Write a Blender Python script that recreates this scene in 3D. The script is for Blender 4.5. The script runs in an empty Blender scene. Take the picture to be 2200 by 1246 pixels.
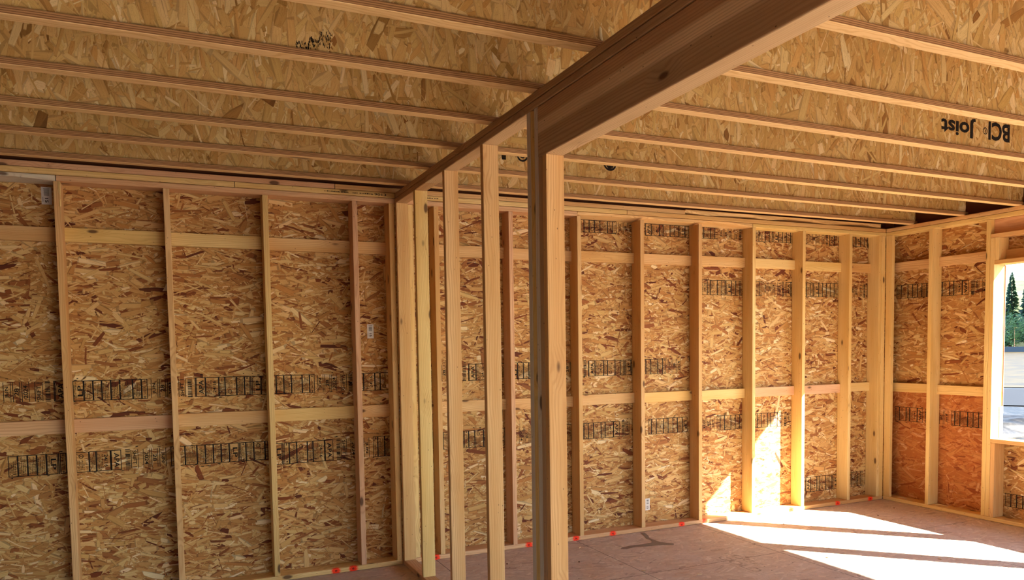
import bpy, bmesh, math, random
import numpy as np
from mathutils import Matrix, Vector

C = bpy.context.scene.collection
RND = random.Random(7)
S = .6096                      # stud spacing, 24 inches
X0 = -.027                     # left edge of the second visible stud
XR = 6.569                     # stud faces of the window wall
XP, XQ = 1.505, 1.594          # partition wall faces
ZP = 2.668                     # underside of the top plates
ZJ = 2.744                     # underside of the joists

# ------------------------------------------------------------------ node helpers
class NT:
    def __init__(self, name):
        self.m = bpy.data.materials.new(name); self.m.use_nodes = True
        self.t = self.m.node_tree
        self.b = self.t.nodes['Principled BSDF']; self.out = self.t.nodes['Material Output']
        self.b.inputs['Specular IOR Level'].default_value = .25
    def n(self, typ, _set=None, **inp):
        nd = self.t.nodes.new(typ)
        for k, v in (_set or {}).items(): setattr(nd, k, v)
        for k, v in inp.items():
            key = int(k[1:]) if k[0] == '_' and k[1:].isdigit() else k.replace('__', ' ')
            self.put(nd.inputs[key], v)
        return nd
    def put(self, sock, v):
        if hasattr(v, 'links') or isinstance(v, bpy.types.NodeSocket): self.t.links.new(v, sock)
        else: sock.default_value = v
    def math(self, op, a, b=None, c=None, clamp=False):
        nd = self.t.nodes.new('ShaderNodeMath'); nd.operation = op; nd.use_clamp = clamp
        self.put(nd.inputs[0], a)
        if b is not None: self.put(nd.inputs[1], b)
        if c is not None: self.put(nd.inputs[2], c)
        return nd.outputs[0]
    def mix(self, f, a, b, mode='MIX'):
        nd = self.t.nodes.new('ShaderNodeMix'); nd.data_type = 'RGBA'; nd.blend_type = mode
        self.put(nd.inputs[0], f); self.put(nd.inputs[6], a); self.put(nd.inputs[7], b)
        return nd.outputs[2]
    def ramp(self, f, stops):
        nd = self.t.nodes.new('ShaderNodeValToRGB'); e = nd.color_ramp.elements
        while len(e) < len(stops): e.new(.5)
        for q, (p, c) in zip(e, stops): q.position = p; q.color = c if len(c) == 4 else (*c, 1)
        self.put(nd.inputs[0], f); return nd.outputs[0]
    def rng(self, v, a, b, c=0., d=1.):
        nd = self.t.nodes.new('ShaderNodeMapRange')
        self.put(nd.inputs[0], v)
        for i, q in enumerate((a, b, c, d)): nd.inputs[i+1].default_value = q
        return nd.outputs[0]
    def noise(self, vec, scale, detail=3., rough=.55):
        nd = self.t.nodes.new('ShaderNodeTexNoise'); self.t.links.new(vec, nd.inputs['Vector'])
        nd.inputs['Scale'].default_value = scale; nd.inputs['Detail'].default_value = detail
        nd.inputs['Roughness'].default_value = rough
        return nd.outputs['Fac']
    def vm(self, op, a, b):
        nd = self.t.nodes.new('ShaderNodeVectorMath'); nd.operation = op
        self.put(nd.inputs[0], a); self.put(nd.inputs[1], b); return nd.outputs
    def col(self, c): self.put(self.b.inputs['Base Color'], c)
    def bump(self, h, strength=.3, dist=.002):
        nd = self.n('ShaderNodeBump', Strength=strength, Distance=dist, Height=h)
        self.t.links.new(nd.outputs[0], self.b.inputs['Normal'])

def rgb(h):
    v = [int(h[i:i+2], 16)/255 for i in (0, 2, 4)]
    return tuple((c/12.92 if c <= .04045 else ((c+.055)/1.055)**2.4) for c in v) + (1,)

def plain(name, c, rough=.7):
    k = NT(name); k.col(c); k.b.inputs['Roughness'].default_value = rough; return k.m

LUM = {}
def lumber(axis, tone, spots=None):
    """softwood whose grain runs along the given axis of the board"""
    key = (axis, tone, bool(spots))
    if key in LUM: return LUM[key]
    k = NT('lumber_%s_%s' % (tone, axis)); rough = .62
    tc = k.n('ShaderNodeTexCoord').outputs['Object']
    rnd = k.n('ShaderNodeObjectInfo').outputs['Random']
    sep = k.n('ShaderNodeSeparateXYZ', Vector=tc).outputs
    order = {'x': (0, 1, 2), 'y': (1, 2, 0), 'z': (2, 0, 1)}[axis]
    al, a, b = (sep[i] for i in order)
    off = k.math('MULTIPLY', rnd, 37.)
    base = k.n('ShaderNodeCombineXYZ', X=k.math('ADD', al, off), Y=k.math('ADD', a, off), Z=b).outputs[0]
    slow = k.vm('MULTIPLY', base, (1.3, 5., 5.))[0]
    warp = k.noise(slow, 1.0, 3.)
    # knots
    kn = k.n('ShaderNodeTexVoronoi', {'feature': 'F1'}, Vector=k.vm('MULTIPLY', base, (3.2, 8., 8.))[0], Scale=1.)
    kd = kn.outputs['Distance']
    knot = k.rng(kd, .08, .13, 1., 0.)
    halo = k.rng(kd, .08, .36, 1., 0.)
    # growth rings round a pith that lies off the board
    pa = k.math('ADD', a, k.rng(rnd, 0., 1., -.10, .16)); pb = k.math('ADD', b, .055)
    r = k.math('SQRT', k.math('ADD', k.math('MULTIPLY', pa, pa), k.math('MULTIPLY', pb, pb)))
    r = k.math('ADD', r, k.math('MULTIPLY', warp, .055)); r = k.math('ADD', r, k.math('MULTIPLY', halo, .02))
    ring = k.math('SINE', k.math('MULTIPLY', r, 620.))
    ring = k.rng(ring, -.2, 1., 0., 1.)
    fib = k.noise(k.vm('MULTIPLY', base, (5., 260., 260.))[0], 1., 2.)
    big = k.noise(k.vm('MULTIPLY', base, (.7, 9., 9.))[0], 1., 2.)
    P = {'fir': ('CEA064', 'A6723A', 'DDB882'), 'pink': ('CF9F74', 'A87448', 'DCB48E'), 'yellow': ('D8B26C', 'B48640', 'E6CA8C'),
         'gray': ('D2C6AA', 'AE9C80', 'E0D6BE'), 'dark': ('B48E62', '7C5836', 'CCA97C'), 'beam': ('BFA27C', '917250', 'D2B894')}[tone]
    lo, dk, hi = (rgb(q) for q in P)
    c = k.mix(k.rng(big, .35, .65), lo, hi)
    c = k.mix(k.math('MULTIPLY', k.math('MULTIPLY', ring, k.rng(big, .3, .7, .15, .5)), .9), c, dk)
    c = k.mix(k.rng(fib, .5, .8, 0., .35), c, dk)
    # each board its own cast: pinkish to straw
    hue = k.ramp(rnd, [(0, (1.0, .95, .90)), (.5, (1, 1, 1)), (1, (1.02, 1.01, .88))])
    if tone not in ('beam', 'gray'): c = k.mix(1., c, hue, 'MULTIPLY')
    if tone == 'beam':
        st = k.ramp(k.math('MULTIPLY', a, 1/.221), [(0, (1.08, 1.05, .95)), (.015, (1.05, 1., .9)), (.03, (.84, .76, .66)), (.40, (.82, .74, .64)), (.46, (.95, .92, .84)), (.5, (1.4, 1.5, 1.45)), (.68, (1.4, 1.48, 1.4)), (.74, (.9, .72, .58)), (1, (.95, .76, .62))])  # stripes up the side; lowest stops paint the underside paler, as if lit
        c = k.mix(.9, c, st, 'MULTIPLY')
    c = k.mix(k.math('MULTIPLY', halo, .25), c, dk)
    c = k.mix(k.math('MULTIPLY', knot, .85), c, rgb('4A2A15'))
    # a few nail holes and dark flecks
    fl = k.n('ShaderNodeTexVoronoi', {'feature': 'F1'}, Vector=k.vm('MULTIPLY', base, (16., 30., 30.))[0], Scale=1.).outputs['Distance']
    c = k.mix(k.rng(fl, .05, .075, .75, 0.), c, rgb('3A2415'))
    if spots:
        pos = k.n('ShaderNodeNewGeometry').outputs['Position']
        jit = k.noise(pos, 120., 3.); acc = None; core = None
        for sx, sy, sz, rad in spots:
            d = k.vm('DISTANCE', pos, (sx, sy, sz))['Value'] if False else k.vm('DISTANCE', pos, (sx, sy, sz))[1]
            d = k.math('ADD', k.math('DIVIDE', d, rad), k.math('MULTIPLY', k.math('SUBTRACT', jit, .5), 1.1))
            f = k.rng(d, .65, 1.15, 1., 0.); g = k.rng(d, .12, .3, 1., 0.)
            acc = f if acc is None else k.math('MAXIMUM', acc, f)
            core = g if core is None else k.math('MAXIMUM', core, g)
        c = k.mix(acc, c, rgb('FF3A12')); c = k.mix(k.math('MULTIPLY', core, .8), c, rgb('3A1408'))
    k.col(c); k.b.inputs['Roughness'].default_value = rough
    k.bump(k.math('ADD', k.math('MULTIPLY', fib, .6), k.math('MULTIPLY', ring, .3)), .25, .001)
    LUM[key] = k.m; return k.m

def osb_mat(name, stops, dirt=None, edge=.45, grain=.35, seams=None, panel=None):
    k = NT(name)
    at = k.n('ShaderNodeAttribute', {'attribute_name': 'strand'})
    se = k.n('ShaderNodeSeparateColor', Color=at.outputs['Color']).outputs
    uv = k.n('ShaderNodeUVMap', {'uv_map': 'UVMap'}).outputs[0]
    u = k.n('ShaderNodeSeparateXYZ', Vector=uv).outputs
    c = k.ramp(se[0], stops)
    g = k.n('ShaderNodeCombineXYZ', X=k.math('MULTIPLY', u[0], 3.), Y=k.math('MULTIPLY', u[1], 11.), Z=k.math('MULTIPLY', se[1], 90.)).outputs[0]
    gr = k.noise(g, 1., 3.)
    c = k.mix(k.rng(gr, .42, .75, 0., grain), c, k.mix(1., c, (.50, .36, .24, 1), 'MULTIPLY'))
    hue = k.ramp(se[1], [(0, (1, .86, .72)), (.5, (1, 1, 1)), (1, (1.0, 1.04, .96))])
    c = k.mix(.8, c, hue, 'MULTIPLY')
    # dark flake edges, with crevice shade painted where one dives under the next
    v = k.math('ABSOLUTE', k.math('SUBTRACT', u[1], .5)); w = k.math('ABSOLUTE', k.math('SUBTRACT', u[0], .5))
    e = k.math('MAXIMUM', k.rng(v, .40, .5), k.rng(w, .475, .5))
    c = k.mix(k.math('MULTIPLY', k.math('MULTIPLY', e, edge), se[2]), c, rgb('3B1C0A'))
    pos = k.n('ShaderNodeNewGeometry').outputs['Position']
    big = k.noise(pos, 1.1, 3.)
    c = k.mix(k.rng(big, .3, .7, 0., .25), c, k.mix(1., c, (.72, .66, .60, 1), 'MULTIPLY'))
    fine = k.noise(pos, 260., 2.)
    c = k.mix(k.rng(fine, .62, .75, 0., .5), c, rgb('4A2A12'))
    if panel:   # the one redder sheet under the seam in the window wall
        pz = k.n('ShaderNodeSeparateXYZ', Vector=pos).outputs
        f = k.math('MULTIPLY', k.math('LESS_THAN', pz[2], 1.15), k.math('GREATER_THAN', pz[1], -1.1))
        c = k.mix(f, c, k.mix(.78, k.mix(.45, c, rgb('A5622F')), (1.0, .72, .56, 1), 'MULTIPLY'))
    if dirt:
        d = k.noise(pos, 3.2, 6., .7); d2 = k.noise(pos, 26., 5., .7)
        c = k.mix(k.rng(d, .3, .7, .1, .6), c, rgb(dirt))
        c = k.mix(k.rng(d2, .52, .72, 0., .45), c, rgb('A58E7C'))
        sp = k.n('ShaderNodeTexVoronoi', {'feature': 'F1'}, Vector=pos, Scale=9.).outputs['Distance']
        c = k.mix(k.rng(sp, .035, .055, .85, 0.), c, rgb('2B201A'))
        sp2 = k.n('ShaderNodeTexVoronoi', {'feature': 'F1'}, Vector=k.vm('ADD', pos, (3.3, 1.7, .4))[0], Scale=13.).outputs['Distance']
        c = k.mix(k.rng(sp2, .03, .05, .7, 0.), c, rgb('D8C6B0'))
        px = k.n('ShaderNodeSeparateXYZ', Vector=pos).outputs
        wob = k.math('MULTIPLY', k.math('SUBTRACT', d2, .5), .004)
        lx = k.math('PINGPONG', k.math('ADD', k.math('SUBTRACT', px[0], 2.985), wob), .61)
        ly = k.math('PINGPONG', k.math('ADD', k.math('SUBTRACT', px[1], -1.02), wob), 1.22)
        ln = k.math('MINIMUM', lx, ly)
        c = k.mix(k.rng(ln, .0015, .004, .8, 0.), c, rgb('241A14'))
    k.col(c); k.b.inputs['Roughness'].default_value = .68
    k.bump(k.math('SUBTRACT', gr, k.math('MULTIPLY', e, .5)), .25, .0012)
    return k.m

WALL_STOPS = [(0, rgb('5E2A14')), (.12, rgb('824620')), (.26, rgb('A9743F')), (.42, rgb('BC8B4E')), (.62, rgb('CCA365')), (.82, rgb('DBB980')), (1, rgb('F0DDB6'))]
JOIST_STOPS = [(0, rgb('8A6230')), (.08, rgb('A88146')), (.25, rgb('C29C5A')), (.6, rgb('CFAC6C')), (.85, rgb('DBC088')), (1, rgb('EDDAAC'))]
FLOOR_STOPS = [(0, rgb('947560')), (.3, rgb('CBB096')), (.7, rgb('DEC8B0')), (1, rgb('EEDFCB'))]
OSB_WALL = osb_mat('osb_wall_sheathing', WALL_STOPS)
OSB_WIN = osb_mat('osb_window_wall_sheathing', WALL_STOPS, panel=True)
OSB_JOIST = osb_mat('osb_joist_web', JOIST_STOPS, edge=.3, grain=.4)
OSB_FLOOR = osb_mat('osb_subfloor', FLOOR_STOPS, dirt='DED3C6', edge=.22, grain=.2)
OSB_DARK = osb_mat('osb_rim', [(0, rgb('5C3418')), (.5, rgb('8C6034')), (1, rgb('A87E4C'))])

# printed ink, patchy like a roller print
k = NT('printed_ink')
pos = k.n('ShaderNodeNewGeometry').outputs['Position']
f = k.math('ADD', k.rng(k.noise(pos, 55., 4., .7), .63, .75), k.rng(k.noise(pos, 7., 2.), .66, .84, 0., .5), clamp=True)
k.col(rgb('17110D')); k.b.inputs['Roughness'].default_value = .8
tr = k.n('ShaderNodeBsdfTransparent'); mx = k.n('ShaderNodeMixShader', Fac=f)
k.t.links.new(k.b.outputs[0], mx.inputs[1]); k.t.links.new(tr.outputs[0], mx.inputs[2]); k.t.links.new(mx.outputs[0], k.out.inputs[0])
INK = k.m
k = NT('faded_floor_ink')
pos = k.n('ShaderNodeNewGeometry').outputs['Position']
f = k.rng(k.noise(pos, 30., 5., .75), .3, .6, .45, .95)
k.col(rgb('4B443F')); tr = k.n('ShaderNodeBsdfTransparent'); mx = k.n('ShaderNodeMixShader', Fac=f)
k.t.links.new(k.b.outputs[0], mx.inputs[1]); k.t.links.new(tr.outputs[0], mx.inputs[2]); k.t.links.new(mx.outputs[0], k.out.inputs[0])
FADED = k.m

# laminated joist flange: ply lines on the edge, pale veneer underneath
k = NT('laminated_flange')
tc = k.n('ShaderNodeTexCoord').outputs['Object']; rnd = k.n('ShaderNodeObjectInfo').outputs['Random']
s3 = k.n('ShaderNodeSeparateXYZ', Vector=tc).outputs
off = k.math('MULTIPLY', rnd, 31.)
base = k.n('ShaderNodeCombineXYZ', X=k.math('ADD', s3[0], off), Y=s3[1], Z=s3[2]).outputs[0]
w = k.noise(k.vm('MULTIPLY', base, (2.2, 8., 8.))[0], 1., 3.)
ply = k.math('SINE', k.math('ADD', k.math('MULTIPLY', s3[2], 850.), k.math('MULTIPLY', w, 9.)))
nz = k.n('ShaderNodeSeparateXYZ', Vector=k.n('ShaderNodeNewGeometry').outputs['Normal']).outputs[2]
flat = k.math('GREATER_THAN', k.math('ABSOLUTE', nz), .7)
edge = k.mix(k.rng(ply, -.1, .9), rgb('AE855A'), rgb('74502F'))
edge = k.mix(k.rng(k.noise(k.vm('MULTIPLY', base, (7., 30., 260.))[0], 1., 2.), .55, .75, 0., .6), edge, rgb('5A3A22'))
fig = k.math('SINE', k.math('ADD', k.math('MULTIPLY', s3[1], 260.), k.math('MULTIPLY', w, 46.)))
face = k.mix(k.rng(fig, .2, 1., 0., .45), rgb('DFC08C'), rgb('C09458'))
kn = k.n('ShaderNodeTexVoronoi', {'feature': 'F1'}, Vector=k.vm('MULTIPLY', base, (1.5, 9., 9.))[0], Scale=1.).outputs['Distance']
face = k.mix(k.rng(kn, .09, .14, .8, 0.), face, rgb('5B3A20'))
c = k.mix(flat, edge, face)
c = k.mix(1., c, k.ramp(rnd, [(0, (1, .95, .9)), (1, (1.02, 1, .93))]), 'MULTIPLY')
k.col(c); k.b.inputs['Roughness'].default_value = .62
FLANGE = k.m

# ------------------------------------------------------------------ object helpers
def tag(o, label=None, cat=None, group=None, kind=None):
    for n, v in (('label', label), ('category', cat), ('group', group), ('kind', kind)):
        if v: o[n] = v
    return o
def link(name, me, mat=None, parent=None, loc=(0, 0, 0)):
    o = bpy.data.objects.new(name, me); C.objects.link(o); o.location = loc
    if mat:
        for m in (mat if isinstance(mat, (list, tuple)) else [mat]): me.materials.append(m)
    if parent: o.parent = parent
    return o
def empty(name, loc, label, cat, group=None):
    o = bpy.data.objects.new(name, None); C.objects.link(o); o.location = loc; o.empty_display_size = .1
    return tag(o, label, cat, group)
def bm_box(bm, x0, x1, y0, y1, z0, z1):
    r = bmesh.ops.create_cube(bm, size=1.)
    bmesh.ops.transform(bm, matrix=Matrix.Translation(((x0+x1)/2, (y0+y1)/2, (z0+z1)/2)) @ Matrix.Diagonal((x1-x0, y1-y0, z1-z0, 1)), verts=r['verts'])
    return r['verts']
def bm_mesh(bm, name='m'):
    me = bpy.data.meshes.new(name); bm.to_mesh(me); bm.free(); return me
def board(name, x0, x1, y0, y1, z0, z1, tone='fir', label=None, cat=None, group=None, parent=None, bev=.003, wane=0., spots=None, kind=None):
    """one sawn board with eased edges; origin at its lower corner so the grain follows it"""
    g = .0012 if 'plate' in name or 'nailer' in name else .0004
    if g > .001: bev = max(bev, .0045)
    bm = bmesh.new(); d = (x1-x0, y1-y0, z1-z0)
    bm_box(bm, g, d[0]-g, g, d[1]-g, g, d[2]-g)
    ax = d.index(max(d))
    n = max(2, int(d[ax]/.25))
    es = [e for e in bm.edges if abs(e.verts[0].co[ax]-e.verts[1].co[ax]) > d[ax]*.5]
    bmesh.ops.bevel(bm, geom=es, offset=bev, segments=2, affect='EDGES', profile=.5)
    es = [e for e in bm.edges if abs(e.verts[0].co[ax]-e.verts[1].co[ax]) > d[ax]*.5]
    bmesh.ops.subdivide_edges(bm, edges=es, cuts=n, use_grid_fill=True)
    if wane:      # bark edge: pull the lower front edge in, unevenly along the length
        r = random.Random(int(x0*1000)+3); ph = [r.uniform(0, 6) for _ in range(4)]
        o = [i for i in range(3) if i != ax]
        for v in bm.verts:
            q = [v.co[i]/d[i] for i in o]
            if q[0] < .15 and q[1] < .25:
                t = v.co[ax]; s = sum(math.sin(t*f+p) for f, p in zip((9, 21, 43, 71), ph))
                m = wane*max(0, .5+.35*s)
                v.co[o[0]] += m*.7; v.co[o[1]] += m
    me = bm_mesh(bm, name)
    o = link(name, me, lumber('xyz'[ax], tone, spots), parent, (x0, y0, z0))
    if parent: o.location = Vector((x0, y0, z0)) - parent.location
    return tag(o, label, cat, group, kind)

def strand_arrays(rng, W, H, n, mu, sd, Lr, Wr, dark=.10, hole=None, inset=.02):
    """n wood flakes on a W x H sheet: 6-point outlines with broken ends"""
    L = np.exp(rng.uniform(np.log(Lr[0]), np.log(Lr[1]), n)); B = np.exp(rng.uniform(np.log(Wr[0]), np.log(Wr[1]), n))
    B = np.minimum(B, L*.6)
    th = np.where(rng.random(n) < .82, rng.normal(mu, sd, n), rng.uniform(0, np.pi, n))
    cx = rng.uniform(0, W, n); cy = rng.uniform(0, H, n)
    j = lambda s: rng.normal(0, s, n)
    lx = np.stack([-.5*L+j(.16)*B*2, 0*L, .5*L+j(.16)*B*2, .5*L+j(.16)*B*2, 0*L, -.5*L+j(.16)*B*2], 1)
    bow = j(.05)*L*.4
    ly = np.stack([-.5*B*rng.uniform(.5, 1, n), -.5*B+bow, -.5*B*rng.uniform(.35, 1, n), .5*B*rng.uniform(.35, 1, n), .5*B+bow, .5*B*rng.uniform(.5, 1, n)], 1)
    c, s = np.cos(th)[:, None], np.sin(th)[:, None]
    px = np.clip(cx[:, None]+lx*c-ly*s, 0, W); py = np.clip(cy[:, None]+lx*s+ly*c, 0, H)
    uu = lx/L[:, None]+.5; vv = np.stack([0*L, 0*L, 0*L, 1+0*L, 1+0*L, 1+0*L], 1)
    tone = rng.beta(2.3, 1.9, n)*.92+.06
    tone = np.where(rng.random(n) < dark, rng.uniform(0, .25, n), tone)
    keep = np.ones(n, bool)
    for (a, b, c2, d2) in (hole or []):
        keep &= ~((px.max(1) > a) & (px.min(1) < b) & (py.max(1) > c2) & (py.min(1) < d2))
    return px[keep], py[keep], uu[keep], vv[keep], tone[keep], rng.random(n)[keep]

def sheet(name, to3, slabs, W, H, n, mat, seed, mu=0., sd=.4, Lr=(.025, .20), Wr=(.0035, .045), dark=.10, hole=None, parent=None, loc=(0, 0, 0), lift=.0012, rim=1.):
    """an oriented-strand board: slab boxes plus a skin of flakes. to3(u, v, h) places a point of the face."""
    rng = np.random.default_rng(seed)
    bm = bmesh.new()
    for b in slabs: bm_box(bm, *b)
    base_v = [tuple(v.co) for v in bm.verts]; bm.verts.index_update()
    base_f = [[v.index for v in f.verts] for f in bm.faces]; bm.free()
    px, py, uu, vv, tone, r2 = strand_arrays(rng, W, H, n, mu, sd, Lr, Wr, dark, hole)
    m = len(px); h = np.linspace(.0002, lift, m)[:, None]*np.ones((1, 6))
    V = np.stack(to3(px, py, h), -1).reshape(-1, 3)
    nb = len(base_v); me = bpy.data.meshes.new(name)
    idx = (np.arange(m*6)+nb).reshape(m, 6)
    me.from_pydata(base_v+V.tolist(), [], base_f+idx.tolist())
    ca = me.attributes.new('strand', 'FLOAT_COLOR', 'FACE')
    col = np.ones((len(base_f)+m, 4), np.float32); col[:len(base_f)] = (.35, .5, 0, 1)
    col[len(base_f):, 0] = tone; col[len(base_f):, 1] = r2; col[len(base_f):, 2] = rim
    ca.data.foreach_set('color', col.ravel())
    uvl = me.uv_layers.new(name='UVMap')
    nl = sum(len(f) for f in base_f)
    uv = np.full((nl+m*6, 2), .5, np.float32)
    uv[nl:, 0] = uu.ravel(); uv[nl:, 1] = vv.ravel()
    uvl.data.foreach_set('uv', uv.ravel())
    # make every flake face the room
    return link(name, me, mat, parent, loc)

# text outlines
GL = {}
def text_mesh(s, bold=0.):
    if (s, bold) in GL: return GL[(s, bold)]
    cu = bpy.data.curves.new('t', 'FONT'); cu.body = s; cu.resolution_u = 3; cu.offset = bold
    cu.align_x = 'CENTER'; cu.align_y = 'CENTER'
    ob = bpy.data.objects.new('t', cu); C.objects.link(ob); bpy.context.view_layer.update()
    me = bpy.data.meshes.new_from_object(ob.evaluated_get(bpy.context.evaluated_depsgraph_get()))
    v = np.array([tuple(q.co)[:2] for q in me.vertices]); f = [list(p.vertices) for p in me.polygons]
    bpy.data.objects.remove(ob); bpy.data.curves.remove(cu); bpy.data.meshes.remove(me)
    lo, hi = v.min(0), v.max(0); v = (v-(lo+hi)/2)/(hi-lo)
    GL[(s, bold)] = (v, f); return GL[(s, bold)]
class Print:
    """flat ink shapes in a 2-D frame (u right, v up)"""
    def __init__(self): self.v = []; self.f = []
    def rect(self, u0, u1, v0, v1):
        n = len(self.v); self.v += [(u0, v0), (u1, v0), (u1, v1), (u0, v1)]; self.f.append([n, n+1, n+2, n+3])
    def frame(self, u0, u1, v0, v1, t=.0022):
        self.rect(u0, u1, v0, v0+t); self.rect(u0, u1, v1-t, v1); self.rect(u0, u0+t, v0+t, v1-t); self.rect(u1-t, u1, v0+t, v1-t)
    def text(self, s, cu, cv, w, h, rot=0, bold=0.):
        """w: length along the reading direction, h: letter height; rot in quarter turns"""
        p, f = text_mesh(s, bold); n = len(self.v)
        q = p*np.array([w, h]); a = rot*math.pi/2; c, d = math.cos(a), math.sin(a)
        for x, y in q: self.v.append((cu+x*c-y*d, cv+x*d+y*c))
        self.f += [[i+n for i in g] for g in f]
    def ring(self, cu, cv, r, t):
        n = len(self.v); m = 20
        for i in range(m):
            a = i*2*math.pi/m; self.v += [(cu+r*math.cos(a), cv+r*math.sin(a)), (cu+(r-t)*math.cos(a), cv+(r-t)*math.sin(a))]
        for i in range(m):
            j = (i+1) % m; self.f.append([n+2*i, n+2*j, n+2*j+1, n+2*i+1])
    def fine(self, u0, u1, v0, v1, rng, pitch=.0085):
        """columns of print too small to read, as broken strokes"""
        u = u0+pitch*.5
        while u < u1-pitch*.3:
            v = v0+rng.uniform(0, .01); end = v1-rng.uniform(0, (v1-v0)*.35)
            while v < end:
                l = rng.uniform(.002, .0045)
                hgt = rng.choice((.5, .62, .75))*pitch
                self.rect(u-hgt*.5, u+hgt*.5, v, v+.0027)
                if rng.random() < .6: self.rect(u-hgt*.5, u-hgt*.5+.0026, v, v+l)
                if rng.random() < .6: self.rect(u+hgt*.5-.0026, u+hgt*.5, v, v+l)
                if rng.random() < .3: self.rect(u-.0006, u+.0006, v, v+l)
                v += l+rng.choice((.0016, .0016, .0016, .0045))
            u += pitch
    def build(self, name, to3, parent, mat, label=None):
        me = bpy.data.meshes.new(name)
        me.from_pydata([to3(u, v) for u, v in self.v], [], self.f)
        o = link(name, me, mat, parent)
        if parent: o.location = -parent.location
        if label: o['label'] = label
        return o
def stamp(length, h, flip, phase, seed):
    """a band of grade-stamp boxes; flip: lettering reads downward instead of upward"""
    rng = random.Random(seed); P = Print(); r = -1 if flip else 1
    seq = ['lp', 'fine', 'head', 'fine', 'fine', 'fine2', 'fine', 'arrow', 'gap', 'JUN', '28', '2024', 'gap', 'SHIFT', 'bar', 'gap', 'APA', '24/16', 'wide', 'cert', 'fine', 'arrow', 'heavy']
    wid = {'lp': .062, 'fine': .052, 'head': .05, 'fine2': .075, 'arrow': .036, 'gap': .02, 'JUN': .05, '28': .048, '2024': .05, 'SHIFT': .052, 'bar': .036, 'APA': .06, '24/16': .085, 'wide': .04, 'cert': .075, 'heavy': .012}
    if flip: seq = seq[::-1]
    u = 0.; i = phase
    while u < length:
        s = seq[i % len(seq)]; w = min(wid[s], length-u); i += 1
        if w < .012: break
        t = .0046
        if s in ('fine', 'fine2', 'head', 'lp', 'arrow', 'APA', '24/16', 'wide', 'cert'):
            P.rect(u, u+w, 0, t); P.rect(u, u+w, h-t, h); P.rect(u, u+t, t, h-t); P.rect(u+w-t, u+w, t, h-t)
        full = w > wid[s]*.9
        if s == 'lp' and full:
            P.text('LP', u+w*.66 if not flip else u+w*.62, h*.5, h*.52, .030, r, .02); P.fine(u+.004, u+.026, .008, h-.008, rng, .008)
        elif s == 'head' and full:
            P.text('ATTENTION', u+w*.25, h*.5, h*.82, .010, r); P.fine(u+.02, u+w-.004, .008, h-.008, rng)
        elif s in ('fine', 'fine2', 'wide'): P.fine(u+.005, u+w-.004, .008, h-.008, rng, .0075 if s == 'fine2' else .0095)
        elif s == 'arrow' and full:
            c = u+w/2; P.fine(c-.008, c+.008, h*.2, h*.8, rng, .008)
            for a, b in ((.03, .14), (.86, .97)): P.rect(c-.002, c+.002, h*a, h*b); P.rect(c-.008, c+.008, h*(.10 if a < .5 else .88), h*(.12 if a < .5 else .90))
        elif s in ('JUN', '28', '2024', 'SHIFT') and full:
            P.rect(u, u+.0038, .004, h-.004); P.rect(u+w-.012, u+w-.0085, .004, h-.004)
            P.text({'SHIFT': 'SHIFT 1'}.get(s, s), u+w*.42, h*.5, h*{'JUN': .55, '28': .36, '2024': .62, 'SHIFT': .85}[s], .024, r, .02)
        elif s == 'bar':
            v = .0
            while v < h:
                P.rect(u+.004, u+w-.004, v, v+rng.uniform(.002, .006)); v += rng.uniform(.005, .009)
        elif s == 'APA' and full: P.text('APA', u+w*.55, h*.5, h*.72, .030, r, .02); P.rect(u-.006, u-.001, 0, h)
        elif s == '24/16' and full:
            P.text('24/16', u+w*.66, h*.5, h*.62, .022, r, .015); P.fine(u+.005, u+w*.45, .008, h-.008, rng)
        elif s == 'cert' and full:
            P.ring(u+w*.4, h*(.78 if flip else .22), .014, .004); P.rect(u+w*.4-.008, u+w*.4+.01, h*(.78 if flip else .22)-.001, h*(.78 if flip else .22)+.0015)
            P.fine(u+.006, u+w-.02, h*(.06 if flip else .36), h*(.64 if flip else .94), rng); P.text('.510', u+w*.82, h*.5, h*.3, .010, r)
        elif s == 'heavy': P.rect(u+.002, u+.008, 0, h)
        u += w
    for _ in range(int(length*26)):      # stray flecks along both edges
        a = rng.uniform(0, length); b = rng.choice((rng.uniform(-.02, .002), rng.uniform(h-.002, h+.018)))
        P.rect(a, a+rng.uniform(.003, .02), b, b+rng.uniform(.002, .006))
    return P

# ------------------------------------------------------------------ the shell
XL, YF = -4.2, -9.0            # far left wall and the wall behind the camera
floor = sheet('floor', lambda u, v, h: (XL+u, YF+v, h-.0016), [(XL-.2, XR+.15, YF-.2, .15, -.25, -.0017)], XR-XL+.14, -YF+.14, 52000, OSB_FLOOR, 11, 0., .5, (.04, .16), (.008, .05), dark=.05)
tag(floor, kind='structure')
ceil_bm = bmesh.new(); bm_box(ceil_bm, XL-.2, XR+.15, YF-.2, .15, 3.05, 3.07)
ceiling = tag(link('ceiling', bm_mesh(ceil_bm), OSB_JOIST), kind='structure')

YB = .14
wall_back = tag(sheet('wall_back', lambda u, v, h: (XL+u, YB-h, v), [(XL-.2, XR+.152, YB, YB+.0115, z0, z1) for z0, z1 in ((-.02, 1.1455), (1.1485, 2.3645), (2.3675, 3.05))],
    XR-XL+.14, 2.745, 68000, OSB_WALL, 21, 0., .34), kind='structure')

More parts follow.
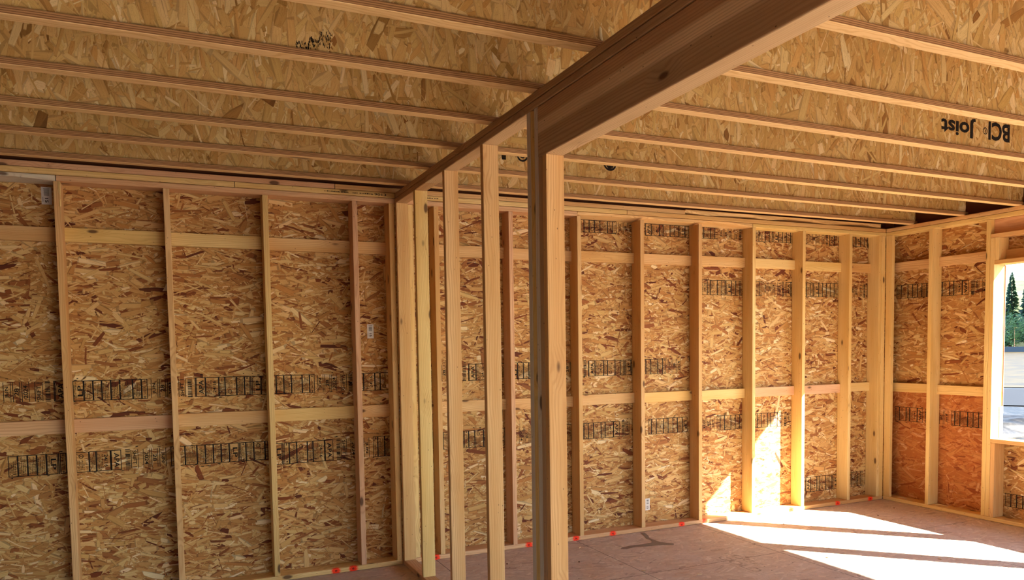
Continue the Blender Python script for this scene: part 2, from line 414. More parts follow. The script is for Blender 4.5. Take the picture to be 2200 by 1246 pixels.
# window wall: sheathing with one wide opening for three windows
WZ0, WZ1 = .738, 2.269
WY = [-1.098, -2.18, -2.294, -3.213, -3.327, -4.42]
XS = XR+.14
holes = [(-WY[5], -WY[0], WZ0, WZ1), (5.6, 7.8, .45, 2.27)]  # second opening is out of view, added to let in more light
def wr_slabs():
    out = []
    for a, b in ((0, 1.098), (4.42, 5.6), (7.8, 9.2)): out.append((XS, XS+.0115, -b, -a+(.0 if a else .14), -.02, 3.05))
    for a, b, z0, z1 in holes:
        out.append((XS, XS+.0115, -b, -a, -.02, z0)); out.append((XS, XS+.0115, -b, -a, z1, 3.05))
    return out
holes_uv = [(4.42-4.42+1.098, 4.42, WZ0, WZ1), (5.6, 7.8, .45, 2.27)]
wall_right = tag(sheet('wall_right', lambda u, v, h: (XS-h, .14-u, v), wr_slabs(), 9.1, 2.745, 30000, OSB_WIN, 31, 0., .36,
    hole=[(a+.14, b+.14, c, d) for a, b, c, d in holes_uv]), kind='structure')

bm = bmesh.new()
for b in ((YF, -8.2, -.02, 3.05), (-8.2, -5.6, -.02, .8), (-8.2, -5.6, 2.3, 3.05), (-5.6, .14, -.02, 3.05)): bm_box(bm, XL-.0115, XL, *b)  # window opening in the unseen wall, added to light the beam and posts
tag(link('wall_left', bm_mesh(bm), OSB_WALL), kind='structure')
bm = bmesh.new()
for b in ((XL, 1.8, 0, 3.05), (1.8, 6.2, 2.6, 3.05), (6.2, XS, 0, 3.05)):  # wide opening in the unseen wall, added and sized for fill from behind
    bm_box(bm, b[0], b[1], YF-.0115, YF, b[2], b[3])
tag(link('wall_front', bm_mesh(bm), OSB_WALL), kind='structure')

# ------------------------------------------------------------------ printed bands on the sheathing
def bw(u0, z0, lean=0.): return lambda u, v: (u0+u, YB-.0019, z0+v+u*lean)
def rw(y0, z0, lean=0.): return lambda u, v: (XS-.0019, y0-u, z0+v+u*lean)
for u0, u1, z0, h, fl, ph, sd, ln in [(-.975, -.615, 1.312, .132, 0, 9, 1, -.002), (-.60, 1.56, 1.307, .132, 0, 0, 10, -.001), (-.97, .58, .847, .133, 1, 18, 2, -.002), (.615, 1.56, .800, .155, 1, 22, 3, .006),
        (1.6, 4.22, 1.352, .133, 0, 4, 4, .002), (1.6, 4.22, .822, .138, 1, 14, 5, .0), (4.28, 5.63, .816, .138, 1, 8, 6, -.006), (5.66, 6.56, .131, .150, 0, 16, 7, 0),
        (4.28, 6.56, 2.06, .137, 0, 15, 8, .001), (3.05, 6.56, 2.563, .104, 0, 0, 9, .003)]:
    stamp(u1-u0, h, fl, ph, sd).build('printed_stamp', bw(u0, z0, ln), wall_back, INK)
for y0, L, z0, h, fl, ph, sd, ln in [(-.02, 1.0, 2.045, .135, 1, 16, 21, -.016), (-.02, 1.05, .810, .140, 1, 2, 22, -.004), (-1.15, 2.2, .131, .118, 0, 1, 23, 0)]:
    stamp(L, h, fl, ph, sd).build('printed_stamp', rw(y0, z0, ln), wall_right, INK)

# ------------------------------------------------------------------ back wall framing
SD = 'studs of the back wall'
ORD = ['leftmost', 'second', 'third', 'fourth', 'fifth', 'sixth', 'seventh', 'eighth', 'ninth', 'tenth', 'eleventh', 'twelfth', 'thirteenth', 'fourteenth', 'fifteenth']
tones = {-1: 'fir', 0: 'fir', 1: 'yellow', 2: 'pink', 3: 'fir', 4: 'pink', 5: 'fir', 6: 'fir', 7: 'fir', 8: 'yellow', 9: 'yellow', 10: 'yellow'}
lab = {-1: 'leftmost wall stud, its front corner splintered at the top beside a barcode tag',
       0: 'slim pale wall stud, second from the left in the dim left bay',
       1: 'straw-coloured wall stud in the middle of the dim left section',
       2: 'pinkish wall stud just right of a white tag, nearest the partition on its left side',
       3: 'reddish back wall stud seen between the two farthest partition studs',
       4: 'back wall stud seen between the freestanding partition stud and the doubled post',
       5: 'back wall stud just right of the tall partition post',
       6: 'back wall stud with a white tag low on its right',
       7: 'back wall stud directly left of the small sunlit triangle',
       8: 'knotty back wall stud between the two sunlit patches',
       9: 'glowing orange back wall stud at the right edge of the large sunlit patch',
       10: 'back wall stud with a split foot, first one left of the corner'}
for q in range(-1, 11):
    x = X0+S*q
    st = board('wall_stud', x, x+.038, 0, YB-.003, .038, ZP, tones[q], lab[q], 'wall stud', SD)
    if q == -1:      # torn strip at the top front corner
        bm = bmesh.new(); prev = None; rr = random.Random(2)
        for i in range(12):
            z = 2.665-.15*i/11; w0 = .012*(1-i/12)**.6+rr.uniform(0, .003); o0 = .004*math.sin(i*.7)+.010*max(0, .35-i/11)
            cur = [bm.verts.new(p) for p in ((.030-w0*.3, -.001-o0, z), (.030+w0*.7, -.003-o0*1.3, z), (.040, .004, z), (.032, .004, z))]
            if prev:
                for j in range(4): bm.faces.new((prev[j], cur[j], cur[(j+1) % 4], prev[(j+1) % 4]))
            prev = cur
        bmesh.ops.recalc_face_normals(bm, faces=bm.faces[:])
        o = link('splinter', bm_mesh(bm), lumber('z', 'yellow'), st); o.location = (0, 0, -.038); o['label'] = 'torn pale splinter'
board('wall_stud', 1.459, 1.503, 0, YB-.003, .038, ZP, 'fir', 'back wall backing stud tucked against the left side of the partition', 'wall stud', SD)
board('wall_stud', 1.603, 1.641, 0, YB-.003, .038, ZP, 'yellow', 'pale back wall backing stud tucked against the right side of the partition', 'wall stud', SD)
board('wall_stud', 6.475, 6.513, 0, YB-.003, .038, ZP, 'yellow', 'wide-faced corner stud at the right end of the back wall', 'wall stud', SD)
board('wall_stud', 6.5145, 6.567, 0, .038, .038, ZP, 'yellow', 'narrow corner stud strip squeezed between both walls in the corner', 'wall stud', SD)

# blocking set flat against the sheathing at the sheet seams
xs = [(X0-2*S+.038, X0-S, 'left of the leftmost stud')]
names = ['between the leftmost and second studs', 'between the second and third studs', 'left of the pinkish stud']
for i, q in enumerate((-1, 0, 1)): xs.append((X0+S*q+.038, X0+S*(q+1), names[i]))
xs.append((X0+2*S+.038, 1.459, 'in the narrow bay left of the partition'))
xs += [(1.641, X0+3*S, 'in the sliver of bay right of the partition'), (X0+3*S+.038, X0+4*S, 'behind the partition studs'), (X0+4*S+.038, X0+5*S, 'behind the tall partition post')]
nm2 = ['just right of the partition post', 'in the bay above the low white tag', 'above the small sunlit triangle', 'above the large sunlit patch', 'in the second bay from the corner']
for i, q in enumerate(range(5, 10)): xs.append((X0+S*q+.038, X0+S*(q+1), nm2[i]))
xs.append((X0+10*S+.038, 6.475, 'in the narrow bay beside the right corner'))
tu = ['fir', 'yellow', 'yellow', 'fir', 'fir', 'fir', 'fir', 'fir', 'fir', 'fir', 'fir', 'yellow', 'yellow', 'fir']
tl = ['pink', 'pink', 'fir', 'yellow', 'fir', 'fir', 'fir', 'fir', 'fir', 'yellow', 'yellow', 'pink', 'pink', 'yellow']
for i, (a, b, w) in enumerate(xs):
    dz = RND.uniform(-.004, .004)
    board('blocking_board', a, b, .100, YB-.003, 2.314+dz, 2.403+dz, tu[i], 'upper blocking board ' + w + ' of the back wall', 'blocking', 'blocking boards of the back wall')
    dz = RND.uniform(-.004, .004)
    board('blocking_board', a, b, .100, YB-.003, 1.110+dz, 1.199+dz, tl[i], 'lower blocking board ' + w + ' of the back wall', 'blocking', 'blocking boards of the back wall')

# plates
G = 'plates of the back wall'
SP = [(sx, 0., .019, .034) for sx in (1.005, 1.132, 1.763, 2.55, 2.982, 3.339, 4.053, 4.31, 5.334, 5.943, 6.394)]
board('bottom_plate', -1.9, XP-.001, 0, YB-.003, 0, .038, 'yellow', 'bottom plate of the back wall left of the partition with two orange paint spots', 'plate', G, spots=SP)
board('bottom_plate', XP, 4.665, 0, YB-.003, 0, .038, 'pink', 'back wall bottom plate from the partition to the sun patch, with orange paint spots', 'plate', G, spots=SP)
board('bottom_plate', 4.667, 6.567, 0, YB-.003, 0, .038, 'fir', 'bottom plate of the back wall running from the sun patch to the corner', 'plate', G, spots=SP)
board('top_plate', -2.4, -.622, 0, YB-.003, ZP, 2.706, 'gray', 'grey roughened top plate piece above the far left bay', 'plate', G, wane=.012)
board('top_plate', -.620, 3.025, 0, YB-.003, ZP, 2.706, 'pink', 'lowest top plate over the dim left section', 'plate', G)
board('top_plate', 3.027, 4.85, 0, YB-.003, ZP, 2.706, 'fir', 'lowest top plate with a waney bark edge right of the partition post', 'plate', G, wane=.022)
board('top_plate', 4.852, XS, 0, YB-.003, ZP, 2.706, 'yellow', 'lowest top plate ending in the right corner', 'plate', G)
p2 = board('top_plate', -2.4, .41, 0, YB-.003, 2.706, ZJ, 'yellow', 'yellow middle top plate piece at the far left', 'plate', G)
p3 = board('top_plate', .412, 3.50, 0, YB-.003, 2.706, ZJ, 'yellow', 'middle top plate printed with small black numbers beside the partition', 'plate', G)
board('top_plate', 3.502, 6.567, 0, YB-.003, 2.706, ZJ, 'fir', 'middle top plate running right from a joint near the partition post to the corner', 'plate', G)
board('nailer_board', -2.4, 1.075, .004, YB-.003, ZJ, 2.782, 'pink', 'pinkish nailer board lying on the plates of the dim left section', 'board', G)
board('nailer_board', 1.078, 4.10, .006, YB-.003, ZJ, 2.782, 'fir', 'pale nailer board lying on the plates behind the partition top', 'board', G)
board('nailer_board', 4.102, 6.50, .002, YB-.003, ZJ, 2.788, 'fir', 'nailer board with a rough broken end at the right corner', 'board', G, wane=.02)

rr = random.Random(4)
def plate_print(P): P.build('printed_text', lambda u, v: (u, -.0012, v), p3, INK)
P = Print(); P.text('E106', 1.40, 2.725, .085, .017, 2, .01); plate_print(P)
for a, b in ((1.0, 1.17), (1.20, 1.235), (1.25, 1.345), (1.63, 1.70), (1.72, 1.79), (1.81, 1.84)):
    P = Print(); u = a
    while u < b: P.rect(u, u+rr.uniform(.004, .009), 2.721, 2.721+rr.uniform(.005, .008)); u += rr.uniform(.008, .013)
    plate_print(P)

# white tags stapled to the sheathing
WHITE = plain('tag_paper', rgb('D9D6CF'), .6)
def sticker(x, z, w, h, label, y=YB-.0022):
    t = empty('paper_tag', (x, y, z), label, 'tag', 'stapled white tags')
    bm = bmesh.new(); bm_box(bm, -w/2, w/2, -.0006, .0006, -h/2, h/2); link('paper', bm_mesh(bm), WHITE, t)
    P = Print(); r = random.Random(int(x*100)); v = h*.02
    while v < h*.36: P.rect(-w*.26, w*.26, v, v+r.uniform(.001, .003)); v += r.uniform(.003, .005)
    P.text('15', .0, -h*.26, w*.5, h*.17, -1, .02); P.rect(-w*.3, w*.3, h*.40, h*.42); P.rect(-w*.38, -w*.34, -h*.35, -h*.08)
    me = bpy.data.meshes.new('barcode'); me.from_pydata([(u, -.0011, q) for u, q in P.v], [], P.f); link('barcode', me, INK, t)
sticker(-.690, 2.600, .056, .108, 'grey-white barcode tag high beside the splintered leftmost stud')
sticker(1.335, 1.745, .048, .105, 'white barcode tag on the sheathing in the narrow bay by the partition')
sticker(3.785, .200, .046, .105, 'small white barcode tag low on the sheathing right of the partition post')

# ------------------------------------------------------------------ partition
G = 'partition studs'
board('bottom_plate', XP, XQ, -2.43, -.001, 0, .038, 'pink', 'bottom plate of the open partition wall on the floor', 'plate', 'partition plates')
board('partition_stud', XP, XQ, -.039, -.001, .038, ZP, 'fir', 'partition stud flat against the back wall', 'stud', G)
for (y, tn, lb) in ((-.497, 'yellow', 'straw-coloured partition stud nearest the back wall with a dark knot near its foot'),
                (-1.095, 'fir', 'middle freestanding partition stud, pink on one side and straw on the other'),
                (-1.705, 'fir', 'freestanding partition stud nearest the doubled post')):
    board('partition_stud', XP, XQ, y, y+.038, .038, ZP, tn, lb, 'stud', G)
for i, lb in enumerate(('full-height partition stud at the back of the post cluster', 'full-height partition stud in the middle of the post cluster', 'full-height partition stud touching the end of the beam')):
    y = -2.275-.0384*i
    board('partition_stud', XP, XQ, y, y+.038, .038, ZP, ('gray', 'yellow', 'gray')[i], lb, 'stud', G, wane=(.012 if i == 1 else 0))
board('jack_stud', XP, XQ, -2.3905, -2.3525, .038, 2.4445, 'dark', 'jack stud hidden behind the front post under the beam end', 'stud', G)
board('jack_stud', XP, XQ, -2.429, -2.391, .038, 2.4445, 'fir', 'broad front jack stud carrying the end of the beam', 'stud', G)
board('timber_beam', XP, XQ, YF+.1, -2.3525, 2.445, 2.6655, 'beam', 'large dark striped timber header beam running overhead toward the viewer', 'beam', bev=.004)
board('top_plate', XP, XQ, -.72, -.002, ZP, 2.706, 'dark', 'short lower top plate of the partition where it meets the back wall', 'plate', 'partition plates')
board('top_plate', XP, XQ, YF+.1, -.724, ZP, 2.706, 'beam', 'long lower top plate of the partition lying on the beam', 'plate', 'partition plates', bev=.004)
board('top_plate', XP, XQ, YF+.1, -.002, 2.706, ZJ, 'dark', 'upper top plate of the partition directly under the joists', 'plate', 'partition plates', bev=.004)

# ------------------------------------------------------------------ window wall framing
G = 'studs of the window wall'; x1 = XS-.003
def rs(name, y0, y1, z0, z1, tn, lb, cat='wall stud', g=G, xa=XR, xb=None): return board(name, xa, xb or x1, y0, y1, z0, z1, tn, lb, cat, g)
rs('wall_stud', -.075, -.001, .038, ZP, 'yellow', 'corner stud at the back end of the window wall', xb=XR+.038)
rs('wall_stud', -.508, -.470, .038, ZP, 'yellow', 'window wall stud midway between corner and window')
rs('king_stud', -1.060, -1.022, .038, ZP, 'yellow', 'full-height king stud beside the window')
rs('trimmer_stud', -1.098, -1.0605, .038, 2.5025, 'yellow', 'trimmer stud whose sunlit face forms the window jamb')
rs('cripple_stud', -1.137, -1.0985, .038, .6995, 'fir', 'short cripple stud under the window sill')
rs('cripple_stud', -1.137, -1.0985, 2.3075, 2.5025, 'yellow', 'very short cripple stud between header and window head')
rs('blocking_board', -.470, -.001, 2.314, 2.403, 'fir', 'upper blocking board next to the corner on the window wall', 'blocking', 'blocking boards of the window wall', XR+.10)
rs('blocking_board', -1.022, -.508, 2.318, 2.407, 'fir', 'upper blocking board beside the window on the window wall', 'blocking', 'blocking boards of the window wall', XR+.10)
rs('blocking_board', -.470, -.001, 1.104, 1.195, 'yellow', 'lower blocking board next to the corner on the window wall', 'blocking', 'blocking boards of the window wall', XR+.10)
rs('blocking_board', -1.022, -.508, 1.100, 1.189, 'yellow', 'lower blocking board beside the window on the window wall', 'blocking', 'blocking boards of the window wall', XR+.10)
rs('blocking_board', -2.18, -1.137, 2.3075, 2.398, 'fir', 'blocking board in the recess above the window head', 'blocking', 'blocking boards of the window wall', XR+.10)
G2 = 'plates of the window wall'
rs('header_plate', WY[5], -1.0605, 2.503, 2.5405, 'fir', 'flat board along the underside of the window header', 'plate', G2)
rs('header_board', WY[5], -1.0605, 2.541, 2.6675, 'pink', 'recessed reddish window header board under the top plate', 'header', None, XR+.05)
rs('window_head_board', WY[5], -1.0985, 2.2695, 2.307, 'fir', 'flat board forming the head of the window opening', 'plate', G2)
rs('sill_board', WY[5], -1.0985, .70, .738, 'fir', 'flat rough sill board at the bottom of the window opening', 'plate', G2)
rs('bottom_plate', YF, -.001, 0, .038, 'yellow', 'bottom plate running along the window wall', 'plate', G2)
rs('top_plate', YF, -.002, ZP, 2.706, 'yellow', 'lower top plate of the window wall', 'plate', G2)
rs('top_plate', YF, -.002, 2.706, ZJ, 'fir', 'upper top plate of the window wall carrying the joist ends', 'plate', G2)
# mullion posts between the windows stand just outside the picture and cast the dark bars on the floor
for i, (a, b) in enumerate(((WY[2], WY[1]), (WY[4], WY[3]))):
    rs('mullion_post', a, b, .738, 2.2695, 'fir', ('nearer', 'farther')[1-i] + ' mullion post between the windows that casts a shadow bar on the floor', 'post', 'mullion posts')
rs('wall_stud', WY[5]-.04, WY[5], .038, ZP, 'yellow', 'stud at the near end of the triple window')

# white flashing tape on the outer lower window corner, pink edge of the house wrap
bm = bmesh.new(); bm_box(bm, XS-.028, XS+.016, -1.1035, -1.0995, .739, 1.02)
tag(link('flashing_strip', bm_mesh(bm), plain('flashing_white', rgb('E8E8E6'), .5)), 'white flashing strip wrapped up the lower outer corner of the window jamb', 'flashing')
bm = bmesh.new(); bm_box(bm, XS+.012, XS+.0165, -1.104, -1.096, 1.0205, 2.268)
tag(link('wrap_edge', bm_mesh(bm), plain('wrap_edge_pink', rgb('C98A72'), .6)), 'thin pinkish house wrap edge along the outside of the window jamb', 'house wrap')

# ------------------------------------------------------------------ joists
bm = bmesh.new(); bm_box(bm, XR+.085, XS-.02, YF+.05, -.02, ZJ+.001, 3.04)
tag(link('rim_board', bm_mesh(bm), OSB_DARK), 'dark rim board closing the joist ends above the window wall', 'rim board')
bm = bmesh.new(); bm_box(bm, XL+.02, XS-.06, .075, .125, 2.79, 3.04)
tag(link('rim_board', bm_mesh(bm), OSB_DARK), 'dark rim board above the nailer of the back wall', 'rim board')
JL, JR = XL+.05, XR+.055
GJ = 'ceiling joists'
jl = ['ceiling joist closest to the back wall', 'second ceiling joist out from the back wall, half a dark logo showing on its web', 'third ceiling joist out from the back wall', 'fourth ceiling joist out from the back wall',
      'fifth ceiling joist out from the back wall with big upside-down black lettering', 'sixth ceiling joist out from the back wall', 'seventh ceiling joist out from the back wall', 'ceiling joist nearest the viewer at the top edge']
def flange_mesh():
    bm = bmesh.new(); bm_box(bm, 0, JR-JL, 0, .0587, 0, .0286)
    es = [e for e in bm.edges if abs(e.verts[0].co.x-e.verts[1].co.x) > 1]
    bmesh.ops.bevel(bm, geom=es, offset=.002, segments=1, affect='EDGES'); return bm_mesh(bm, 'flange')
FM = flange_mesh(); FM.materials.append(FLANGE)
JY = [-.305, -.815, -1.322, -1.838, -2.348, -2.852, -3.36, -3.865]
webs = {}
for i, y in enumerate(JY):
    t = empty('ceiling_joist', (JL, y, ZJ), jl[i], 'joist', GJ)
    o = link('bottom_flange', FM, None, t); o2 = link('top_flange', FM, None, t, (0, 0, .302-.0286))
    wb = sheet('web', lambda u, v, h: (u, .0246-h, .0286+v), [(0, JR-JL, .0246, .0341, .0286, .2734)], JR-JL, .2448, 4200, OSB_JOIST, 50+i, math.pi/2, .40, (.03, .26), (.004, .060), dark=.06, parent=t)
    webs[i] = (wb, y+.0246-.0019)
def on_web(i, P, x, z, label=None):
    wb, yy = webs[i]; me = bpy.data.meshes.new('p')
    me.from_pydata([(x+u-JL, yy-JY[i], z+v-ZJ) for u, v in P.v], [], P.f)
    o = link('printed_text', me, INK, wb)
    if label: o['label'] = label
P = Print()
P.text('BCI', .54, .006, .205, .112, 2, .03); P.ring(.408, .0, .021, .005); P.text('R', .408, .0, .016, .022, 2)
on_web(4, P, 4.165, 2.885)
P = Print(); P.text('Joist', .165, .002, .31, .118, 2, .03); on_web(4, P, 4.165, 2.885)
P = Print()
P.ring(0, 0, .055, .014); P.ring(0, -.012, .03, .018); P.rect(-.008, .008, -.03, .03); P.rect(-.03, .03, -.006, .004)
on_web(1, P, 2.845, 2.893)
P = Print(); P.text('I', 0, 0, .03, .085, 2, .03); on_web(1, P, 2.03, 2.888)
P = Print(); P.ring(0, 0, .042, .012); P.ring(0, 0, .02, .008); on_web(1, P, 2.165, 2.885)
r5 = random.Random(5)
for (cx, cz, w, hh) in ((.50, 2.785, .05, .03), (.545, 2.803, .045, .045), (.59, 2.83, .045, .075)):
    P = Print()
    for _ in range(46):
        a = cx+r5.uniform(-.5, .5)*w; b = cz+r5.uniform(-.5, .5)*hh; P.rect(a, a+.0025, b, b+r5.uniform(.004, .012))
    on_web(4, P, 0, 0)

# ------------------------------------------------------------------ marks and scraps on the floor
P = Print(); P.rect(-.30, .30, -.155, -.150)
P.rect(.297, .302, -.155, .02)
P.text('GOLD', .03, -.085, .42, .085, 0, .015); P.text('EDGE', -.06, .03, .36, .06, 0, .0)
# reads from the window wall side: u runs toward the viewer, v toward the window wall
P.build('printed_text', lambda u, v: (3.80+v, -1.10-u, .0012), floor, FADED)
k = NT('damp_stain'); k.col(rgb('83756A')); k.b.inputs['Roughness'].default_value = .5
bm = bmesh.new()
for outline in ([(3.60, -.03), (3.575, -.12), (3.535, -.2), (3.545, -.27), (3.50, -.33), (3.40, -.345), (3.29, -.335), (3.2, -.35), (3.17, -.385), (3.22, -.40), (3.31, -.385), (3.40, -.41), (3.50, -.42), (3.62, -.47), (3.64, -.44), (3.57, -.36), (3.565, -.27), (3.57, -.2), (3.61, -.12), (3.635, -.03)],):
    bm.faces.new([bm.verts.new((x, y, .0013)) for x, y in outline])
link('stain', bm_mesh(bm), k.m, floor)
CH = [plain('chip_pale', rgb('D8BE93')), plain('chip_brown', rgb('6B4A30'))]
rc = random.Random(9)
pts = [(2.35, -.9), (2.7, -.55), (3.0, -.95), (3.9, -.45), (4.4, -1.3), (5.1, -1.7), (4.9, -.35), (5.9, -.5), (6.1, -.9), (3.3, -1.2), (2.2, -.35), (1.95, -.75), (5.4, -1.15), (6.3, -.35), (2.9, -.2), (5.75, -1.75)]
for i, (x, y) in enumerate(pts):
    bm = bmesh.new(); l, w = rc.uniform(.008, .022), rc.uniform(.004, .009)
    vs = [(-l, -w*.6), (-l*.2, -w), (l, -w*.3), (l*.8, w*.7), (-l*.4, w)]
    f = bm.faces.new([bm.verts.new((a, b, 0)) for a, b in vs])
    e = bmesh.ops.extrude_face_region(bm, geom=[f]); bmesh.ops.translate(bm, vec=(0, 0, rc.uniform(.003, .006)), verts=[v for v in e['geom'] if isinstance(v, bmesh.types.BMVert)])
    bmesh.ops.recalc_face_normals(bm, faces=bm.faces[:])
    o = link('wood_chip', bm_mesh(bm), CH[i % 3 == 1], None, (x, y, .0)); o.rotation_euler = (0, 0, rc.uniform(0, 6))
    tag(o, 'small wood chip lying loose on the dusty floor', 'wood chip', 'wood chips on the floor')
for x, y, l, lb in ((6.60, -.20, .10, 'curled wood scrap lying on the window wall bottom plate near the corner'), (6.635, -.60, .13, 'pale wood splinter lying on the bottom plate right of the midway stud')):
    bm = bmesh.new()
    prev = None
    for i in range(9):
        t = i/8; a = -l/2+l*t; zz = .0012+.012*math.sin(t*math.pi)*(1 if y > -.3 else .3); ww = .006*(1-abs(t-.5))
        cur = [bm.verts.new((-ww, a, zz)), bm.verts.new((ww, a, zz+.002)), bm.verts.new((ww, a, zz+.005)), bm.verts.new((-ww, a, zz+.003))]
        if prev:
            for j in range(4): bm.faces.new((prev[j], cur[j], cur[(j+1) % 4], prev[(j+1) % 4]))
        prev = cur
    bmesh.ops.recalc_face_normals(bm, faces=bm.faces[:])
    tag(link('wood_scrap', bm_mesh(bm), CH[0], None, (x, y, .038)), lb, 'wood scrap')

# ------------------------------------------------------------------ outdoors
GZ = -.75
E1 = Vector((.848, .53, 0)); E2 = Vector((.53, -.848, 0)); CAM = Vector((0, -5.3756, 0))
def strip(name, d0, d1, w, z, mat, kind='structure'):
    bm = bmesh.new()
    q = [CAM+E1*d0-E2*w, CAM+E1*d0+E2*w, CAM+E1*d1+E2*w, CAM+E1*d1-E2*w]
    lo = [bm.verts.new((p.x, p.y, z)) for p in q]; bm.faces.new(lo)
    o = link(name, bm_mesh(bm), mat)
    return tag(o, kind=kind)
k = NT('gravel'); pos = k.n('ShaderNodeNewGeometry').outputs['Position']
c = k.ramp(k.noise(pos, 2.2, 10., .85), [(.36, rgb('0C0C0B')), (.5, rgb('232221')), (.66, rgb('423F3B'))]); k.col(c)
bm = bmesh.new(); bmesh.ops.create_grid(bm, x_segments=1, y_segments=1, size=900.)
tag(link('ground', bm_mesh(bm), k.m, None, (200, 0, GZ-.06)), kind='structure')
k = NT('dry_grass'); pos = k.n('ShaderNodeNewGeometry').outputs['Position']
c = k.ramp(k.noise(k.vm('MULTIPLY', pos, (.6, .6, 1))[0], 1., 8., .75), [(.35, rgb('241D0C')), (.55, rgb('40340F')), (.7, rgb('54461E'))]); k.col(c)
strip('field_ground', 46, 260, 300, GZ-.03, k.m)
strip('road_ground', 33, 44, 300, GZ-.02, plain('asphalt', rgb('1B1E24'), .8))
# rough mounds of soil near the window
def mound(p, r, h, seed, label):
    bm = bmesh.new(); bmesh.ops.create_uvsphere(bm, u_segments=28, v_segments=14, radius=1.)
    rr = random.Random(seed); ph = [rr.uniform(0, 6) for _ in range(6)]
    for v in bm.verts:
        q = 1+.13*math.sin(v.co.x*5+ph[0])+.1*math.sin(v.co.y*8+ph[1])+.07*math.sin((v.co.x+v.co.y)*13+ph[2])
        v.co = Vector((v.co.x*r*q, v.co.y*r*.8*q, max(-.05, v.co.z*h*q)))
    for f in bm.faces: f.smooth = True
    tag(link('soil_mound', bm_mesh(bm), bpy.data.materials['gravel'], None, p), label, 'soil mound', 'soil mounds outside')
a = CAM+E1*16.5+E2*1.2; mound((a.x, a.y, GZ-.06), 2.0, .55, 1, 'low grey soil mound seen just over the window sill')
a = CAM+E1*24+E2*-.6; mound((a.x, a.y, GZ-.06), 2.4, .4, 2, 'flatter soil mound behind the one over the window sill')
# pale wall beyond the field
bm = bmesh.new(); a = CAM+E1*185
for s in range(-14, 15):
    p = a+E2*(s*6.0); vs = bm_box(bm, -.15, .15, -2.95, 2.95, 0, 1.1)
    bmesh.ops.transform(bm, matrix=Matrix.Translation((p.x, p.y, GZ)) @ Matrix.Rotation(math.atan2(E1.y, E1.x), 4, 'Z'), verts=vs)
tag(link('boundary_wall', bm_mesh(bm), plain('pale_concrete', rgb('48535F'))), 'long low pale blue-grey wall beyond the dry field', 'fence', kind='thing')
# hillside
bm = bmesh.new(); bmesh.ops.create_uvsphere(bm, u_segments=40, v_segments=20, radius=1.)
for v in bm.verts: v.co = Vector((v.co.x*120, v.co.y*330, max(-.1, v.co.z)*26*(1+.12*math.sin(v.co.y*9)+.1*math.sin(v.co.x*13+v.co.y*17))))
k = NT('hillside'); pos = k.n('ShaderNodeNewGeometry').outputs['Position']
k.col(k.ramp(k.noise(pos, .12, 8., .75), [(.4, rgb('3E4A30')), (.6, rgb('6B6A48'))]))
a = CAM+E1*380; o = link('hillside_ground', bm_mesh(bm), k.m, None, (a.x, a.y, GZ)); o.rotation_euler = (0, 0, math.atan2(E1.y, E1.x)); tag(o, kind='structure')
FOL = []
for nm, c0, c1 in (('needles_dark', '1C3022', '33523A'), ('needles_mid', '263D2A', '43603A'), ('leaves_green', '2C4E20', '4E7A34')):
    k = NT(nm); pos = k.n('ShaderNodeNewGeometry').outputs['Position']
    k.col(k.ramp(k.noise(pos, 1.6, 4.), [(.35, rgb(c0)), (.65, rgb(c1))])); FOL.append(k.m)
BARK = plain('bark', rgb('5A4636'))
def conifer_mesh(seed, h):
    r = random.Random(seed); V = []; F = []
    for i in range(900):
        t = r.random()**.8; z = h*(.12+.88*t); rad = h*.165*(1-t)**.85*r.uniform(.35, 1.1)+.15
        a = r.uniform(0, 6.283); c, s = math.cos(a), math.sin(a); w = r.uniform(.3, .7)*(1.2-t); dz = -rad*.25
        n = len(V)
        V += [(c*rad*.2, s*rad*.2, z), (c*rad*.75-s*w, s*rad*.75+c*w, z+dz*.6-.2), (c*rad, s*rad, z+dz), (c*rad*.75+s*w, s*rad*.75-c*w, z+dz*.6+.15)]
        F.append([n, n+1, n+2, n+3])
    me = bpy.data.meshes.new('conifer'); me.from_pydata(V, [], F); return me
def trunk_mesh(h, r0):
    bm = bmesh.new(); bmesh.ops.create_cone(bm, segments=8, radius1=r0, radius2=r0*.2, depth=h, cap_ends=True)
    bmesh.ops.translate(bm, vec=(0, 0, h/2), verts=bm.verts[:]); return bm_mesh(bm, 'trunk')
CM = [(conifer_mesh(s, 18.), FOL[s % 2]) for s in range(3)]
for m, f in CM: m.materials.append(f)
TM = trunk_mesh(16., .3); TM.materials.append(BARK)
TL = ['tall conifer with the highest top in the window view', 'conifer at the left edge of the window view', 'dense conifer rising behind the small green tree', 'tall conifer at the right edge of the window view',
      'shorter conifer low in the window view']
rt = random.Random(3)
spec = [(221, -.4, 1.06, 0), (206, -2.6, .91, 1), (213, 2.8, 1.0, 2), (229, 3.4, 1.04, 3), (199, -.6, .58, 4)]
for q in range(18): spec.append((214+(q % 2)*12+rt.uniform(-1, 1), (-1 if q < 9 else 1)*(9.5+(q % 9)*5.6)+rt.uniform(-.5, .5), rt.uniform(.75, 1.1), None))
for i, (d, s, sc, lb) in enumerate(spec):
    p = CAM+E1*d+E2*s
    t = empty('conifer_tree', (p.x, p.y, GZ), TL[lb] if lb is not None else 'conifer in the woodland belt beyond the pale wall', 'tree', 'conifers beyond the field' if lb is not None else 'woodland conifers beyond the pale wall')
    m, f = CM[i % 3]; link('foliage', m, None, t); link('trunk', TM, None, t)
    t.scale = (sc,)*3; t.rotation_euler = (0, 0, rt.uniform(0, 6))
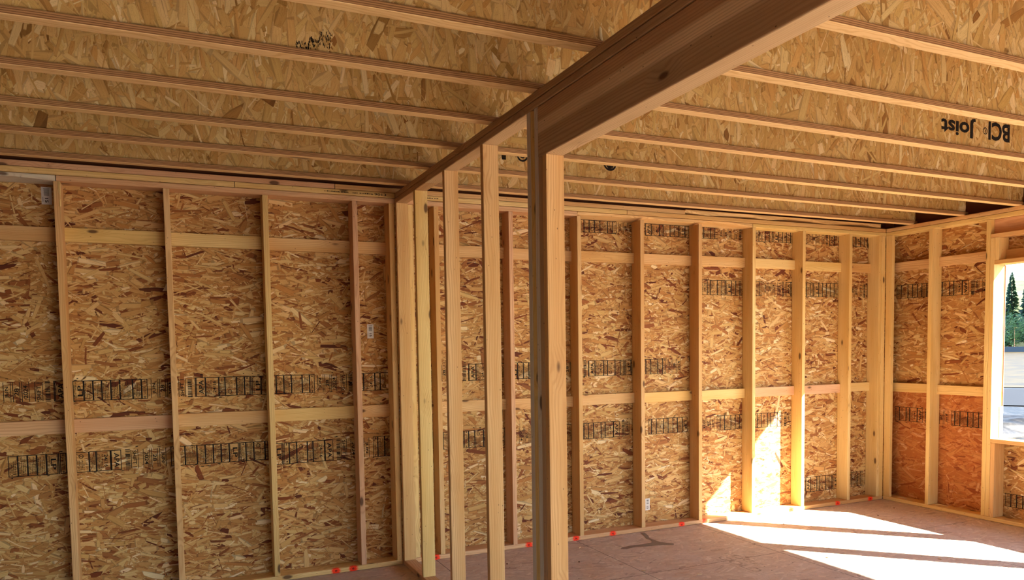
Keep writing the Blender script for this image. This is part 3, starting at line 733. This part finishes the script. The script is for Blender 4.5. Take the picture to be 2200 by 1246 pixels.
def leafy(p, h, seed, label):
    r = random.Random(seed); V = []; F = []
    for i in range(1500):
        a, b = r.uniform(0, 6.283), r.uniform(-1, 1); q = r.random()**.4
        rr = h*.33*q*math.sqrt(max(0, 1-b*b))*(1+.25*math.sin(3*a+4*b)); z = h*(.56+.42*b*q); n = len(V)
        x, y = rr*math.cos(a), rr*math.sin(a); e = r.uniform(.10, .24)
        V += [(x-e, y, z-e*.5), (x, y-e, z+e*.4), (x+e, y, z+e*.5), (x, y+e, z-e*.3)]; F.append([n, n+1, n+2, n+3])
    me = bpy.data.meshes.new('leaves'); me.from_pydata(V, [], F); me.materials.append(FOL[2])
    t = empty('leafy_tree', p, label, 'tree'); link('foliage', me, None, t)
    tm = trunk_mesh(h*.6, h*.02); tm.materials.append(BARK); link('trunk', tm, None, t)
a = CAM+E1*191+E2*.3; leafy((a.x, a.y, GZ), 8.6, 5, 'small bright green leafy tree standing before the conifers')
a = CAM+E1*192+E2*5.6; leafy((a.x, a.y, GZ), 6.4, 6, 'rounded yellowish green tree at the right of the window view')

# ------------------------------------------------------------------ light
sun = bpy.data.lights.new('sun', 'SUN'); so = bpy.data.objects.new('sun', sun); C.objects.link(so)
d = Vector((-1., 1.025, -.936)).normalized()
so.rotation_euler = d.to_track_quat('-Z', 'Y').to_euler(); so.location = (20, -20, 20)
sun.energy = 16.; sun.angle = .0093; sun.color = (1., .94, .84)
w = bpy.data.worlds.new('world'); bpy.context.scene.world = w; w.use_nodes = True
nt = w.node_tree; bg = nt.nodes['Background']; sky = nt.nodes.new('ShaderNodeTexSky')
sky.sky_type = 'NISHITA'; sky.sun_disc = False
sky.sun_elevation = math.asin(-d.z); sky.sun_rotation = math.atan2(-d.x, -d.y)
sky.air_density = .9; sky.dust_density = .2; sky.ozone_density = 1.0
nt.links.new(sky.outputs[0], bg.inputs[0]); bg.inputs[1].default_value = .23

# ------------------------------------------------------------------ camera
cam = bpy.data.cameras.new('camera'); co = bpy.data.objects.new('camera', cam); C.objects.link(co)
yaw, pitch, roll = .4228, -.0581, -.0155
f = Vector((math.sin(yaw)*math.cos(pitch), math.cos(yaw)*math.cos(pitch), math.sin(pitch)))
r0 = Vector((math.cos(yaw), -math.sin(yaw), 0)); u0 = r0.cross(f)
r = r0*math.cos(roll)+u0*math.sin(roll); u = u0*math.cos(roll)-r0*math.sin(roll)
m = Matrix((r, u, -f)).transposed().to_4x4(); m.translation = (0, -5.3756, 1.6032)
co.matrix_world = m
cam.sensor_fit = 'HORIZONTAL'; cam.sensor_width = 36.; cam.lens = 1607.56/2200*36
cam.shift_x = 0.; cam.shift_y = (841.77-623)/2200
cam.clip_start = .05; cam.clip_end = 3000
sc = bpy.context.scene; sc.camera = co
vs = sc.view_settings; vs.view_transform = 'Standard'; vs.look = 'None'; vs.gamma = 1.; vs.use_curve_mapping = False
vs.exposure = 2.08
try:
    sc.cycles.max_bounces = 14; sc.cycles.diffuse_bounces = 8; sc.cycles.transparent_max_bounces = 12
except Exception: pass
